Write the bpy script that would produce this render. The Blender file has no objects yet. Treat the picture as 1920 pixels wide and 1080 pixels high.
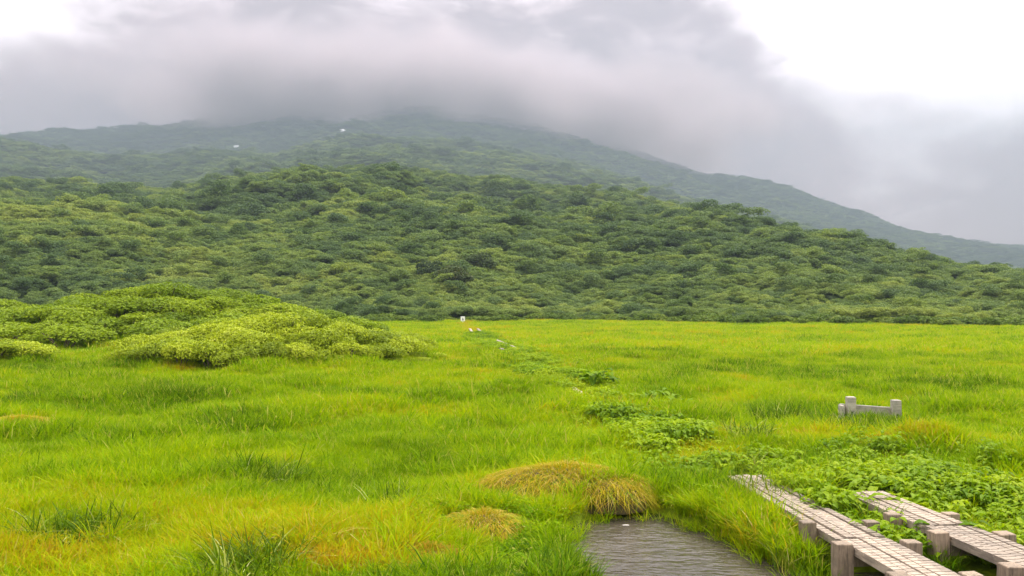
import bpy, math, random
import numpy as np
from mathutils import Vector, Euler

R = math.radians
random.seed(7)
rng = np.random.default_rng(11)
S = bpy.context.scene
COL = S.collection

# ---------------------------------------------------------------- camera, world, sun, exposure
CAM_H, FPX, HOR = 2.7, 1663.0, 575.0          # eye height, focal length (px of a 1920 wide picture), horizon row
cam_d = bpy.data.cameras.new('camera'); cam = bpy.data.objects.new('camera', cam_d); COL.objects.link(cam)
cam.location = (0, 0, CAM_H); cam.rotation_euler = (R(90) + math.atan((HOR - 540) / FPX), 0, 0)
cam_d.sensor_width = 36; cam_d.lens = 36 * FPX / 1920; cam_d.clip_end = 12000; cam_d.clip_start = 0.2
S.camera = cam

SUN_EL, SUN_AZ = 56.0, 52.0                   # azimuth measured clockwise from +Y (view direction)
W = bpy.data.worlds.new('World'); S.world = W; W.use_nodes = True
nt = W.node_tree; nt.nodes.clear()
N = lambda t, **k: _mk(nt, t, **k)
def _mk(tree, t, **k):
    n = tree.nodes.new(t)
    for a, v in k.items(): setattr(n, a, v)
    return n
def mth(tree, op, a, b=None, clamp=False):
    n = tree.nodes.new('ShaderNodeMath'); n.operation = op; n.use_clamp = clamp
    for i, v in enumerate((a, b)):
        if v is None: continue
        if isinstance(v, (int, float)): n.inputs[i].default_value = v
        else: tree.links.new(v, n.inputs[i])
    return n.outputs[0]
def ramp(tree, fac, stops, interp='LINEAR'):
    n = tree.nodes.new('ShaderNodeValToRGB'); n.color_ramp.interpolation = interp
    els = n.color_ramp.elements
    while len(els) > 1: els.remove(els[0])
    for i, (p, c) in enumerate(stops):
        e = els[0] if i == 0 else els.new(p)
        e.position = p; e.color = (*c, 1) if len(c) == 3 else c
    tree.links.new(fac, n.inputs[0]); return n.outputs[0]
def noise(tree, vec, scale, detail=3, rough=0.5, dist=0.0):
    n = tree.nodes.new('ShaderNodeTexNoise'); n.inputs['Scale'].default_value = scale
    n.inputs['Detail'].default_value = detail; n.inputs['Roughness'].default_value = rough
    n.inputs['Distortion'].default_value = dist
    if vec is not None: tree.links.new(vec, n.inputs['Vector'])
    return n.outputs['Fac']

sky = N('ShaderNodeTexSky', sky_type='NISHITA', sun_disc=False)
sky.sun_elevation = R(SUN_EL); sky.sun_rotation = R(SUN_AZ); sky.altitude = 1400
bg_sky = N('ShaderNodeBackground'); bg_sky.inputs['Strength'].default_value = 0.12
nt.links.new(sky.outputs[0], bg_sky.inputs[0])
# overcast: a grey cloud bank sitting on the mountain side, thin bright cloud above it
geo = N('ShaderNodeTexCoord')
sep = N('ShaderNodeSeparateXYZ'); nt.links.new(geo.outputs['Generated'], sep.inputs[0])
az = mth(nt, 'ARCTAN2', sep.outputs[0], sep.outputs[1])
el = mth(nt, 'ARCSINE', sep.outputs[2])
mp = N('ShaderNodeMapping'); mp.inputs['Scale'].default_value = (1.0, 1.0, 2.3)
nt.links.new(geo.outputs['Generated'], mp.inputs[0])
n1 = noise(nt, mp.outputs[0], 3.2, 5, 0.52, 0.3)
n2 = noise(nt, mp.outputs[0], 7.5, 8, 0.6, 0.9)
def smooth(v, a_, b_):
    n_ = nt.nodes.new('ShaderNodeMapRange'); n_.interpolation_type = 'SMOOTHSTEP'
    n_.inputs[1].default_value = a_; n_.inputs[2].default_value = b_; nt.links.new(v, n_.inputs[0]); return n_.outputs[0]
# the bank is thick over the mountain (bearing -0.5 to 0.29 rad) and low elsewhere
bump = mth(nt, 'MULTIPLY', smooth(mth(nt, 'MULTIPLY', az, -1.0), -0.40, -0.17), smooth(az, -0.66, -0.30))
edge = mth(nt, 'ADD', mth(nt, 'MULTIPLY', bump, 0.205), 0.180)       # elevation (rad) of the bank's top
rel = mth(nt, 'SUBTRACT', el, edge)
rel = mth(nt, 'ADD', rel, mth(nt, 'MULTIPLY', mth(nt, 'SUBTRACT', n1, 0.5), 0.22))
rel = mth(nt, 'ADD', rel, mth(nt, 'MULTIPLY', mth(nt, 'SUBTRACT', n2, 0.5), 0.16))
mr = N('ShaderNodeMapRange', interpolation_type='SMOOTHSTEP')
mr.inputs[1].default_value = -0.07; mr.inputs[2].default_value = 0.06
nt.links.new(rel, mr.inputs[0])
grey = ramp(nt, mth(nt, 'ADD', mth(nt, 'MULTIPLY', n2, 0.6), mth(nt, 'MULTIPLY', n1, 0.4)),
            [(0.28, (0.44, 0.34, 0.35)), (0.48, (0.72, 0.56, 0.575)), (0.66, (1.45, 1.14, 1.17))])
lite = N('ShaderNodeMix', data_type='RGBA'); nt.links.new(mth(nt, 'MULTIPLY', mth(nt, 'SUBTRACT', 1.0, bump), 0.75), lite.inputs[0])
nt.links.new(grey, lite.inputs[6]); lite.inputs[7].default_value = (1.6, 1.22, 1.23, 1); grey = lite.outputs[2]
mixc = N('ShaderNodeMix', data_type='RGBA'); nt.links.new(mr.outputs[0], mixc.inputs[0])
nt.links.new(grey, mixc.inputs[6]); mixc.inputs[7].default_value = (2.8, 2.55, 2.6, 1)
bg_cl = N('ShaderNodeBackground'); bg_cl.inputs['Strength'].default_value = 1.0
nt.links.new(mixc.outputs[2], bg_cl.inputs[0])
mxs = N('ShaderNodeMixShader'); mxs.inputs[0].default_value = 0.93
nt.links.new(bg_sky.outputs[0], mxs.inputs[1]); nt.links.new(bg_cl.outputs[0], mxs.inputs[2])
wo = N('ShaderNodeOutputWorld'); nt.links.new(mxs.outputs[0], wo.inputs[0])

sd = bpy.data.lights.new('sun', 'SUN'); sd.energy = 4.6; sd.angle = R(1.5); sd.color = (1.0, 0.95, 0.86)
sun = bpy.data.objects.new('sun', sd); COL.objects.link(sun)
sun.rotation_euler = (R(90 - SUN_EL), 0, R(180 - SUN_AZ) + math.pi)
sv = Vector((math.sin(R(SUN_AZ)) * math.cos(R(SUN_EL)), math.cos(R(SUN_AZ)) * math.cos(R(SUN_EL)), math.sin(R(SUN_EL))))
sun.rotation_euler = sv.to_track_quat('Z', 'Y').to_euler()

S.view_settings.view_transform = 'Standard'; S.view_settings.look = 'None'
S.view_settings.exposure = 0.85; S.view_settings.gamma = 1; S.view_settings.use_curve_mapping = False
cy = S.cycles if hasattr(S, 'cycles') else None
S.render.engine = 'CYCLES'; cy = S.cycles
cy.use_denoising = True; cy.max_bounces = 6; cy.diffuse_bounces = 3; cy.glossy_bounces = 2; cy.transmission_bounces = 3
cy.volume_bounces = 1; cy.transparent_max_bounces = 8; cy.sample_clamp_indirect = 6; cy.caustics_reflective = False; cy.caustics_refractive = False

# ---------------------------------------------------------------- helpers
def G(px, py, z=0.0):
    """ground point (height z) seen at a pixel of the 1920 x 1080 photograph"""
    Y = (CAM_H - z) * FPX / (py - HOR)
    return ((px - 960) / FPX * Y, Y)

def _hash(ix, iy, seed):
    h = (ix.astype(np.int64) * 374761393 + iy.astype(np.int64) * 668265263 + seed * 974634777) & 0x7fffffff
    h = ((h ^ (h >> 13)) * 1274126177) & 0x7fffffff
    h = (h ^ (h >> 16)) & 0xffff
    return h / 65535.0
def vnoise(x, y, seed=0):
    x = np.asarray(x, float); y = np.asarray(y, float)
    ix = np.floor(x); iy = np.floor(y); fx = x - ix; fy = y - iy
    fx = fx * fx * (3 - 2 * fx); fy = fy * fy * (3 - 2 * fy)
    a = _hash(ix, iy, seed); b = _hash(ix + 1, iy, seed); c = _hash(ix, iy + 1, seed); d_ = _hash(ix + 1, iy + 1, seed)
    return (a * (1 - fx) + b * fx) * (1 - fy) + (c * (1 - fx) + d_ * fx) * fy
def fbm(x, y, oct=4, seed=0):
    s = 0; a = 0.5
    for o in range(oct):
        s = s + a * vnoise(np.asarray(x) * 2 ** o + 17.3 * o, np.asarray(y) * 2 ** o - 9.1 * o, seed + o); a *= 0.5
    return s / (1 - 0.5 ** oct)
def sstep(a, b, x):
    t = np.clip((np.asarray(x, float) - a) / (b - a), 0, 1); return t * t * (3 - 2 * t)
def ell(x, y, cx, cy, rx, ry, ang=0.0):
    """normalised radius in a turned ellipse"""
    c, s = math.cos(ang), math.sin(ang); dx = np.asarray(x) - cx; dy = np.asarray(y) - cy
    return np.sqrt(((dx * c + dy * s) / rx) ** 2 + ((-dx * s + dy * c) / ry) ** 2)

def link(o, parent=None):
    COL.objects.link(o)
    if parent is not None: o.parent = parent
    return o
def mesh_from(name, V, F, mat=None, smooth=False):
    me = bpy.data.meshes.new(name); me.from_pydata([tuple(v) for v in V], [], [tuple(f) for f in F])
    if mat is not None: me.materials.append(mat)
    if smooth: me.polygons.foreach_set('use_smooth', [True] * len(me.polygons))
    me.update(); return me
def mesh_np(name, V, Q, mat=None, smooth=False):
    """fast mesh from arrays: V (n,3), Q (m,k)"""
    me = bpy.data.meshes.new(name); k = Q.shape[1]
    me.vertices.add(len(V)); me.vertices.foreach_set('co', np.asarray(V, np.float32).ravel())
    me.loops.add(Q.size); me.loops.foreach_set('vertex_index', Q.astype(np.int32).ravel())
    me.polygons.add(len(Q)); me.polygons.foreach_set('loop_start', np.arange(0, Q.size, k, dtype=np.int32))
    me.polygons.foreach_set('loop_total', np.full(len(Q), k, np.int32))
    if smooth: me.polygons.foreach_set('use_smooth', np.ones(len(Q), bool))
    if mat is not None: me.materials.append(mat)
    me.update(); me.validate(); return me
def obj(name, me, parent=None, **props):
    o = bpy.data.objects.new(name, me); link(o, parent)
    for k, v in props.items(): o[k] = v
    return o
def thing(name, loc, label, cat, group=None, rz=0.0):
    o = bpy.data.objects.new(name, None); o.empty_display_size = 0.2; link(o)
    o.location = loc; o.rotation_euler = (0, 0, rz); o['label'] = label; o['category'] = cat
    if group: o['group'] = group
    return o
def tag(o, label, cat, group=None):
    o['label'] = label; o['category'] = cat
    if group: o['group'] = group
    return o

def new_mat(name):
    m = bpy.data.materials.new(name); m.use_nodes = True; m.node_tree.nodes.clear(); return m, m.node_tree
def mix_col(t, fac, a, b, mode='MIX'):
    n = t.nodes.new('ShaderNodeMix'); n.data_type = 'RGBA'; n.blend_type = mode
    for i, v in ((0, fac), (6, a), (7, b)):
        if isinstance(v, (int, float)): n.inputs[i].default_value = v
        elif isinstance(v, tuple): n.inputs[i].default_value = (*v, 1)
        else: t.links.new(v, n.inputs[i])
    return n.outputs[2]
def attr(t, name, kind='GEOMETRY'):
    n = t.nodes.new('ShaderNodeAttribute'); n.attribute_name = name; n.attribute_type = kind; return n
def leaf_shader(t, col, transl=0.4, rough=0.45, spec=0.35):
    """thin leaf: diffuse and gloss in front, light let through from behind"""
    p = t.nodes.new('ShaderNodeBsdfPrincipled'); t.links.new(col, p.inputs['Base Color'])
    p.inputs['Roughness'].default_value = rough; p.inputs['Specular IOR Level'].default_value = spec
    tr = t.nodes.new('ShaderNodeBsdfTranslucent')
    t.links.new(mix_col(t, 1.0, col, (1.15, 1.15, 0.55), 'MULTIPLY'), tr.inputs[0])
    mx = t.nodes.new('ShaderNodeMixShader'); mx.inputs[0].default_value = transl
    t.links.new(p.outputs[0], mx.inputs[1]); t.links.new(tr.outputs[0], mx.inputs[2])
    o = t.nodes.new('ShaderNodeOutputMaterial'); t.links.new(mx.outputs[0], o.inputs[0])

GRASS_STOPS = [(0.0, (0.04, 0.10, 0.003)), (0.25, (0.13, 0.25, 0.001)), (0.5, (0.24, 0.355, 0.0005)),
               (0.70, (0.33, 0.36, 0.001)), (0.85, (0.36, 0.265, 0.006)), (1.0, (0.36, 0.165, 0.012))]
def make_grass_mat():
    m, t = new_mat('grass blade')
    tint = attr(t, 'tint', 'INSTANCER').outputs['Fac']; br = attr(t, 'br').outputs['Fac']; bt = attr(t, 'bt').outputs['Fac']
    f = mth(t, 'ADD', tint, mth(t, 'MULTIPLY', mth(t, 'SUBTRACT', br, 0.5), 0.34))
    c = ramp(t, f, GRASS_STOPS)
    dry = mth(t, 'MULTIPLY', mth(t, 'GREATER_THAN', br, 0.95), 0.7)
    c = mix_col(t, dry, c, (0.40, 0.35, 0.09))
    tip = mth(t, 'MULTIPLY', mth(t, 'SUBTRACT', bt, 0.75, True), 1.2, True)
    c = mix_col(t, tip, c, (0.37, 0.38, 0.004))
    leaf_shader(t, c, 0.42, 0.6, 0.04); return m
M_grass = make_grass_mat()

def make_leaf_mat(name, stops, transl=0.35, rough=0.42, spec=0.4, inst=True):
    m, t = new_mat(name)
    a = attr(t, 'tint', 'INSTANCER').outputs['Fac'] if inst else mth(t, 'ADD', mth(t, 'MULTIPLY', t.nodes.new('ShaderNodeObjectInfo').outputs['Random'], 0.55), 0.2)
    br = attr(t, 'br').outputs['Fac']
    f = mth(t, 'ADD', a, mth(t, 'MULTIPLY', mth(t, 'SUBTRACT', br, 0.5), 0.45), True)
    leaf_shader(t, ramp(t, f, stops), transl, rough, spec); return m
M_forest = make_leaf_mat('forest leaves', [(0.0, (0.06, 0.105, 0.036)), (0.35, (0.11, 0.17, 0.042)), (0.7, (0.165, 0.23, 0.045)), (1.0, (0.235, 0.285, 0.055))], 0.34, 0.6, 0.08)
M_shrub = make_leaf_mat('shrub leaves', [(0.0, (0.10, 0.155, 0.004)), (0.4, (0.22, 0.29, 0.005)), (0.7, (0.34, 0.41, 0.008)), (1.0, (0.52, 0.56, 0.09))], 0.30, 0.5, 0.12, inst=False)
M_rise = make_leaf_mat('rise shrub leaves', [(0.0, (0.075, 0.13, 0.006)), (0.4, (0.145, 0.22, 0.006)), (0.75, (0.22, 0.295, 0.008)), (1.0, (0.32, 0.37, 0.015))], 0.32, 0.55, 0.08, inst=False)
M_edge = make_leaf_mat('edge shrub leaves', [(0.0, (0.05, 0.09, 0.016)), (0.5, (0.10, 0.16, 0.018)), (1.0, (0.17, 0.215, 0.022))], 0.32, 0.6, 0.06, inst=False)
M_dark = make_leaf_mat('dark tree leaves', [(0.0, (0.022, 0.045, 0.014)), (0.6, (0.05, 0.075, 0.018)), (1.0, (0.10, 0.085, 0.025))], 0.25, 0.6, 0.06, inst=False)
M_broad = make_leaf_mat('broad leaves', [(0.0, (0.07, 0.15, 0.002)), (0.5, (0.165, 0.27, 0.002)), (1.0, (0.27, 0.36, 0.005))], 0.42, 0.55, 0.08)
M_broad_o = make_leaf_mat('broad leaves of single plants', [(0.0, (0.07, 0.15, 0.002)), (0.5, (0.165, 0.27, 0.002)), (1.0, (0.27, 0.36, 0.005))], 0.42, 0.55, 0.08, inst=False)

def simple(name, col, rough=0.8, var=0.25, scale=8.0, bump_=0.0):
    m, t = new_mat(name); tc = t.nodes.new('ShaderNodeTexCoord')
    nz = noise(t, tc.outputs['Object'], scale, 5, 0.6)
    a = tuple(c * (1 - var) for c in col); b = tuple(min(1, c * (1 + var)) for c in col)
    p = t.nodes.new('ShaderNodeBsdfPrincipled'); t.links.new(ramp(t, nz, [(0.3, a), (0.7, b)]), p.inputs['Base Color'])
    p.inputs['Roughness'].default_value = rough
    if bump_:
        bm = t.nodes.new('ShaderNodeBump'); bm.inputs['Strength'].default_value = bump_; bm.inputs['Distance'].default_value = 0.02
        t.links.new(nz, bm.inputs['Height']); t.links.new(bm.outputs[0], p.inputs['Normal'])
    o = t.nodes.new('ShaderNodeOutputMaterial'); t.links.new(p.outputs[0], o.inputs[0]); return m
M_bark = simple('bark', (0.10, 0.075, 0.05), 0.9, 0.3, 12)
M_snow = simple('old snow', (0.62, 0.64, 0.66), 0.7, 0.06, 0.8, 0.3)
M_stone = simple('pale stone', (0.36, 0.34, 0.29), 0.7, 0.15, 14, 0.4)
M_white = simple('white paint', (0.78, 0.78, 0.75), 0.5, 0.05, 5)
M_black = simple('dark print', (0.05, 0.05, 0.055), 0.5, 0.1, 5)

def wood(name, base, dark, grain=(2.0, 22.0, 22.0)):
    m, t = new_mat(name); tc = t.nodes.new('ShaderNodeTexCoord'); oi = t.nodes.new('ShaderNodeObjectInfo')
    mp_ = t.nodes.new('ShaderNodeMapping'); mp_.inputs['Scale'].default_value = grain
    ad = t.nodes.new('ShaderNodeVectorMath'); ad.operation = 'ADD'
    t.links.new(tc.outputs['Object'], ad.inputs[0])
    cb = t.nodes.new('ShaderNodeCombineXYZ'); t.links.new(mth(t, 'MULTIPLY', oi.outputs['Random'], 40.0), cb.inputs[0]); t.links.new(oi.outputs['Random'], cb.inputs[1])
    t.links.new(cb.outputs[0], ad.inputs[1]); t.links.new(ad.outputs[0], mp_.inputs[0])
    g = noise(t, mp_.outputs[0], 2.0, 6, 0.65, 0.4); w = noise(t, tc.outputs['Object'], 5.0, 4, 0.6)
    c = ramp(t, g, [(0.28, dark), (0.52, base), (0.8, tuple(min(1, v * 1.18) for v in base))])
    c = mix_col(t, mth(t, 'MULTIPLY', ramp(t, w, [(0.46, (0, 0, 0)), (0.66, (1, 1, 1))]), 0.7), c, tuple(v * 0.45 for v in base))
    hv = t.nodes.new('ShaderNodeHueSaturation'); t.links.new(c, hv.inputs['Color'])
    t.links.new(mth(t, 'ADD', mth(t, 'MULTIPLY', oi.outputs['Random'], 0.45), 0.74), hv.inputs['Value'])
    p = t.nodes.new('ShaderNodeBsdfPrincipled'); t.links.new(hv.outputs[0], p.inputs['Base Color']); p.inputs['Roughness'].default_value = 0.78
    bm = t.nodes.new('ShaderNodeBump'); bm.inputs['Strength'].default_value = 0.5; bm.inputs['Distance'].default_value = 0.006
    t.links.new(g, bm.inputs['Height']); t.links.new(bm.outputs[0], p.inputs['Normal'])
    o = t.nodes.new('ShaderNodeOutputMaterial'); t.links.new(p.outputs[0], o.inputs[0]); return m
M_deck = wood('weathered deck wood', (0.315, 0.255, 0.19), (0.12, 0.09, 0.062))
M_post = wood('weathered post wood', (0.24, 0.18, 0.12), (0.06, 0.044, 0.03), (20.0, 20.0, 2.0))
M_barrier = wood('bleached wood', (0.36, 0.335, 0.26), (0.19, 0.175, 0.13))

# ---------------------------------------------------------------- terrain
PATH = np.array([(4.05, 4.0), (3.55, 9.0), (3.15, 13.2), (2.5, 26.0), (-0.7, 52.5), (-2.6, 72.0), (-3.75, 90.0), (-7.4, 138.0)])
def path_x(y): return np.interp(y, PATH[:, 1], PATH[:, 0])
def pond_d(x, y):
    """<1 inside the open water"""
    a = ell(x, y, 1.78, 9.5, 1.15, 2.75, 0.12)
    b = ell(x, y, 3.4, 6.6, 2.1, 2.75)
    c = ell(x, y, 2.1, 6.8, 1.6, 2.6)
    wob = 0.16 * (fbm(np.asarray(x) * 1.6, np.asarray(y) * 1.6, 3, 40) - 0.5)
    return np.minimum(np.minimum(a, b), c) + wob
TUSSOCKS = [  # px, py, rx, ry, height, tint, label
    (1062, 928, 1.6, 1.05, 0.32, 0.80, 'golden brown grass hummock overhanging the far left edge of the pond'),
    (905, 985, 0.75, 0.62, 0.15, 0.70, 'low yellowish grass hummock left of the pond, nearer than the brown one'),
    (805, 1050, 0.55, 0.45, 0.12, 0.94, 'rusty orange grass hummock at the bottom edge left of the pond'),
    (1735, 850, 0.85, 0.7, 0.32, 0.62, 'rounded grass hummock in the meadow below the wooden barrier'),
    (1655, 866, 0.55, 0.5, 0.18, 0.86, 'small tan brown grass hummock beside the rounded green one'),
    (1900, 890, 0.8, 0.8, 0.30, 0.60, 'grass hummock coloured dark green for shade at the right edge of the picture'),  # dark green blades stand in for the shadow at this spot
    (35, 800, 1.3, 1.1, 0.22, 0.85, 'broad olive brown grass hummock at the left edge of the picture'),
]
TUS = [(*G(p, q), rx, ry, h, tt, lb) for p, q, rx, ry, h, tt, lb in TUSSOCKS]
MOUNDS = [  # x, y, rx, ry, height, turn
    (-11.0, 41.5, 7.6, 6.5, 1.25, 0.1),      # near bushy mound
    (-24.5, 66.0, 13.5, 11.0, 3.1, -0.12),   # higher bushy rise behind it
    (-44.0, 75.0, 14.0, 10.0, 1.6, 0.0),
    (-23.5, 39.5, 3.4, 3.0, 0.6, 0.0),       # bush at the left edge
]
def H(x, y):
    x = np.asarray(x, float); y = np.asarray(y, float); r = np.hypot(x, y)
    z = 0.50 * (fbm(x / 2.4, y / 2.4, 4, 1) - 0.5) * sstep(3, 8, r) + 0.45 * (fbm(x / 17, y / 17, 3, 5) - 0.5) * sstep(15, 45, r)
    for cx, cy_, rx, ry, h, a in MOUNDS: z = z + h * np.exp(-1.6 * ell(x, y, cx, cy_, rx, ry, a) ** 2)
    for cx, cy_, rx, ry, h, tt, lb in TUS: z = z + h * (1 - sstep(0.25, 1.05, ell(x, y, cx, cy_, rx, ry)))
    z = z - (0.42 + z * 0.6) * (1 - sstep(0.86, 1.10, pond_d(x, y)))
    return np.where(r > 300, z * 0 - 2.0, z)
WATER_Z = -0.13

th = np.concatenate([np.radians(np.arange(-42, 42.01, 0.22)), np.radians(np.arange(46, 318, 4.0))])
nr = 300; rad = np.concatenate([[0.0], 2.2 * (5200 / 2.2) ** (np.arange(nr) / (nr - 1))])
TT, RR = np.meshgrid(th, rad); GX = RR * np.sin(TT); GY = RR * np.cos(TT); GZ = H(GX, GY)
nth = len(th); idx = np.arange((nr + 1) * nth).reshape(nr + 1, nth)
a = idx[:-1, :]; b = np.roll(idx, -1, 1)[:-1, :]; c = np.roll(idx, -1, 1)[1:, :]; e = idx[1:, :]
Q = np.stack([a, e, c, b], -1).reshape(-1, 4)
def ground_mat():
    m, t = new_mat('meadow soil and moss'); tc = t.nodes.new('ShaderNodeTexCoord')
    n_a = noise(t, tc.outputs['Object'], 0.35, 5, 0.6); n_b = noise(t, tc.outputs['Object'], 6.0, 5, 0.6)
    c = ramp(t, mth(t, 'ADD', mth(t, 'MULTIPLY', n_a, 0.65), mth(t, 'MULTIPLY', n_b, 0.35)),
             [(0.30, (0.05, 0.08, 0.004)), (0.5, (0.13, 0.19, 0.003)), (0.66, (0.19, 0.215, 0.004)), (0.8, (0.17, 0.13, 0.015))])
    p = t.nodes.new('ShaderNodeBsdfPrincipled'); t.links.new(c, p.inputs['Base Color']); p.inputs['Roughness'].default_value = 0.9
    p.inputs['Specular IOR Level'].default_value = 0.15
    bm = t.nodes.new('ShaderNodeBump'); bm.inputs['Strength'].default_value = 0.8; bm.inputs['Distance'].default_value = 0.05
    t.links.new(n_b, bm.inputs['Height']); t.links.new(bm.outputs[0], p.inputs['Normal'])
    o = t.nodes.new('ShaderNodeOutputMaterial'); t.links.new(p.outputs[0], o.inputs[0]); return m
obj('ground', mesh_np('ground', np.stack([GX, GY, GZ], -1).reshape(-1, 3), Q, ground_mat(), True), kind='structure')

# pond water: one level sheet inside the hollow
def water_mat():
    m, t = new_mat('pond water'); tc = t.nodes.new('ShaderNodeTexCoord')
    mp_ = t.nodes.new('ShaderNodeMapping'); mp_.inputs['Scale'].default_value = (1.3, 2.6, 1.0); mp_.inputs['Rotation'].default_value = (0, 0, R(6))
    t.links.new(tc.outputs['Object'], mp_.inputs[0])
    w1 = noise(t, mp_.outputs[0], 2.4, 2, 0.5, 0.6); w2 = noise(t, mp_.outputs[0], 7.0, 2, 0.5, 0.4)
    hgt = mth(t, 'ADD', w1, mth(t, 'MULTIPLY', w2, 0.35))
    mud = ramp(t, noise(t, tc.outputs['Object'], 0.8, 4, 0.6), [(0.35, (0.042, 0.036, 0.024)), (0.7, (0.07, 0.06, 0.042))])
    p = t.nodes.new('ShaderNodeBsdfPrincipled'); t.links.new(mud, p.inputs['Base Color'])
    p.inputs['Roughness'].default_value = 0.09; p.inputs['IOR'].default_value = 1.33; p.inputs['Specular IOR Level'].default_value = 0.5
    bm = t.nodes.new('ShaderNodeBump'); bm.inputs['Strength'].default_value = 1.0; bm.inputs['Distance'].default_value = 0.036
    t.links.new(hgt, bm.inputs['Height']); t.links.new(bm.outputs[0], p.inputs['Normal'])
    o = t.nodes.new('ShaderNodeOutputMaterial'); t.links.new(p.outputs[0], o.inputs[0]); return m
wx, wy = np.meshgrid(np.linspace(-0.9, 6.4, 60), np.linspace(3.4, 13.2, 80))
wi = np.arange(wx.size).reshape(wx.shape)
wq = np.stack([wi[:-1, :-1], wi[:-1, 1:], wi[1:, 1:], wi[1:, :-1]], -1).reshape(-1, 4)
keep = pond_d(wx[:-1, :-1] + 0.06, wy[:-1, :-1] + 0.06).ravel() < 1.16
obj('pond_water', mesh_np('pond_water', np.stack([wx, wy, wx * 0 + WATER_Z], -1).reshape(-1, 3), wq[keep], water_mat(), True), kind='structure')

# hills and mountain: three ridges, each at its own distance, in bearings measured from the camera's meadow
PXS = np.array([-700, -300, 0, 100, 200, 300, 420, 520, 650, 720, 800, 900, 1000, 1100, 1200, 1300, 1400, 1500, 1600, 1700, 1800, 1920, 2200, 2700])
def T(xs, v): return np.interp(PXS, xs, v)
C1 = T([-700, -300, 0, 200, 300, 420, 520, 720, 900, 1000, 1100, 1200, 1300, 1400, 1500, 1600, 1700, 1800, 1920, 2200, 2700],
       [345, 335, 338, 345, 352, 335, 330, 322, 340, 352, 365, 385, 407, 424, 447, 468, 505, 530, 540, 548, 555])
C2 = T([-700, 0, 60, 120, 200, 250, 330, 420, 490, 560, 650, 800, 900, 1000, 1100, 1200, 1300, 1400, 1600, 1800, 1920, 2700],
       [250, 258, 262, 290, 298, 305, 276, 278, 296, 272, 249, 256, 264, 280, 305, 340, 375, 400, 446, 490, 505, 530])
C3 = T([-700, 0, 40, 100, 300, 450, 500, 560, 650, 800, 1000, 1100, 1170, 1230, 1290, 1360, 1420, 1500, 1560, 1620, 1700, 1780, 1850, 1920, 2200, 2700],
       [255, 258, 252, 246, 230, 210, 204, 206, 200, 190, 215, 245, 268, 290, 315, 320, 344, 357, 374, 400, 430, 447, 450, 458, 475, 500])
EDGE = T([-700, 0, 800, 1100, 1500, 1920, 2700], [165, 158, 158, 165, 138, 122, 110])
SPUR = T([-700, -200, 0, 100, 200, 300, 345, 420, 2700], [14, 12, 8, 7, 6, 4, 2, 0, 0])    # nearer left spur, metres at 300 m
def bear(x, y): return 960 + FPX * np.asarray(x) / np.maximum(np.asarray(y), 1e-3)
def col_of(arr, px): return np.interp(px, PXS, arr)
def crest_z(c_, dist): return CAM_H + (HOR - c_) / FPX * dist
def hill_z(x, y):
    px = bear(x, y); e0 = col_of(EDGE, px); zc = crest_z(col_of(C1, px), 640) - 3.0
    t = np.clip((y - e0) / (640 - e0), 0, None)
    apron = 8.0 * sstep(0.0, 0.22, t)
    prof = apron * (1 - sstep(0.2, 0.8, t)) + (zc) * np.where(t < 1, np.clip((t - 0.05) / 0.95, 0, 1) ** 1.12, 1 - (t - 1) * 0.9)
    prof = prof + col_of(SPUR, px) * (np.exp(-((y - 285) / 60.0) ** 2) - 1.2 * np.exp(-((y - 400) / 60.0) ** 2))
    lump = (fbm(x / 85, y / 85, 4, 60) - 0.5) * 40 * sstep(0.12, 0.4, t) * (1 - sstep(0.75, 0.98, t))
    return np.where(t <= 0, -0.6, prof + lump - 0.4 + 0.8 * (fbm(x / 9, y / 9, 2, 66) - .5) * sstep(0, .05, t))
def ridge_z(x, y):
    px = bear(x, y); zc = crest_z(col_of(C2, px), 2000) - 14.0; zb = crest_z(col_of(C1, px) + 30, 1250)
    t = np.clip((y - 1200) / (2000 - 1200), 0, None)
    prof = zb + (zc - zb) * np.where(t < 1, t ** 0.95, 1 - (t - 1) * 0.9)
    return prof + (fbm(x / 260, y / 260, 4, 70) - 0.5) * 80 * sstep(0.03, 0.3, t) * (1 - sstep(0.8, 0.98, t))
def mount_z(x, y):
    px = bear(x, y); zc = crest_z(col_of(C3, px), 3600) - 14.0; zb = crest_z(col_of(C2, px) + 40, 2250)
    t = np.clip((y - 2200) / (3600 - 2200), 0, None)
    prof = zb + (zc - zb) * np.where(t < 1, t ** 1.0, 1 - (t - 1) * 1.2)
    return prof + (fbm(x / 480, y / 480, 4, 80) - 0.5) * 120 * sstep(0.03, 0.3, t) * (1 - sstep(0.85, 0.98, t))
def slope_mat(name, stops, sc):
    m, t = new_mat(name); tc = t.nodes.new('ShaderNodeTexCoord')
    n_a = noise(t, tc.outputs['Object'], sc, 6, 0.65)
    p = t.nodes.new('ShaderNodeBsdfPrincipled'); t.links.new(ramp(t, n_a, stops), p.inputs['Base Color']); p.inputs['Roughness'].default_value = 0.95
    p.inputs['Specular IOR Level'].default_value = 0.1
    o = t.nodes.new('ShaderNodeOutputMaterial'); t.links.new(p.outputs[0], o.inputs[0]); return m
M_slope = slope_mat('undergrowth darkened for crown gaps', [(0.3, (0.025, 0.045, 0.014)), (0.7, (0.055, 0.09, 0.016))], 0.06)  # undergrowth colour kept dark to deepen the shade in gaps between crowns
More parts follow.
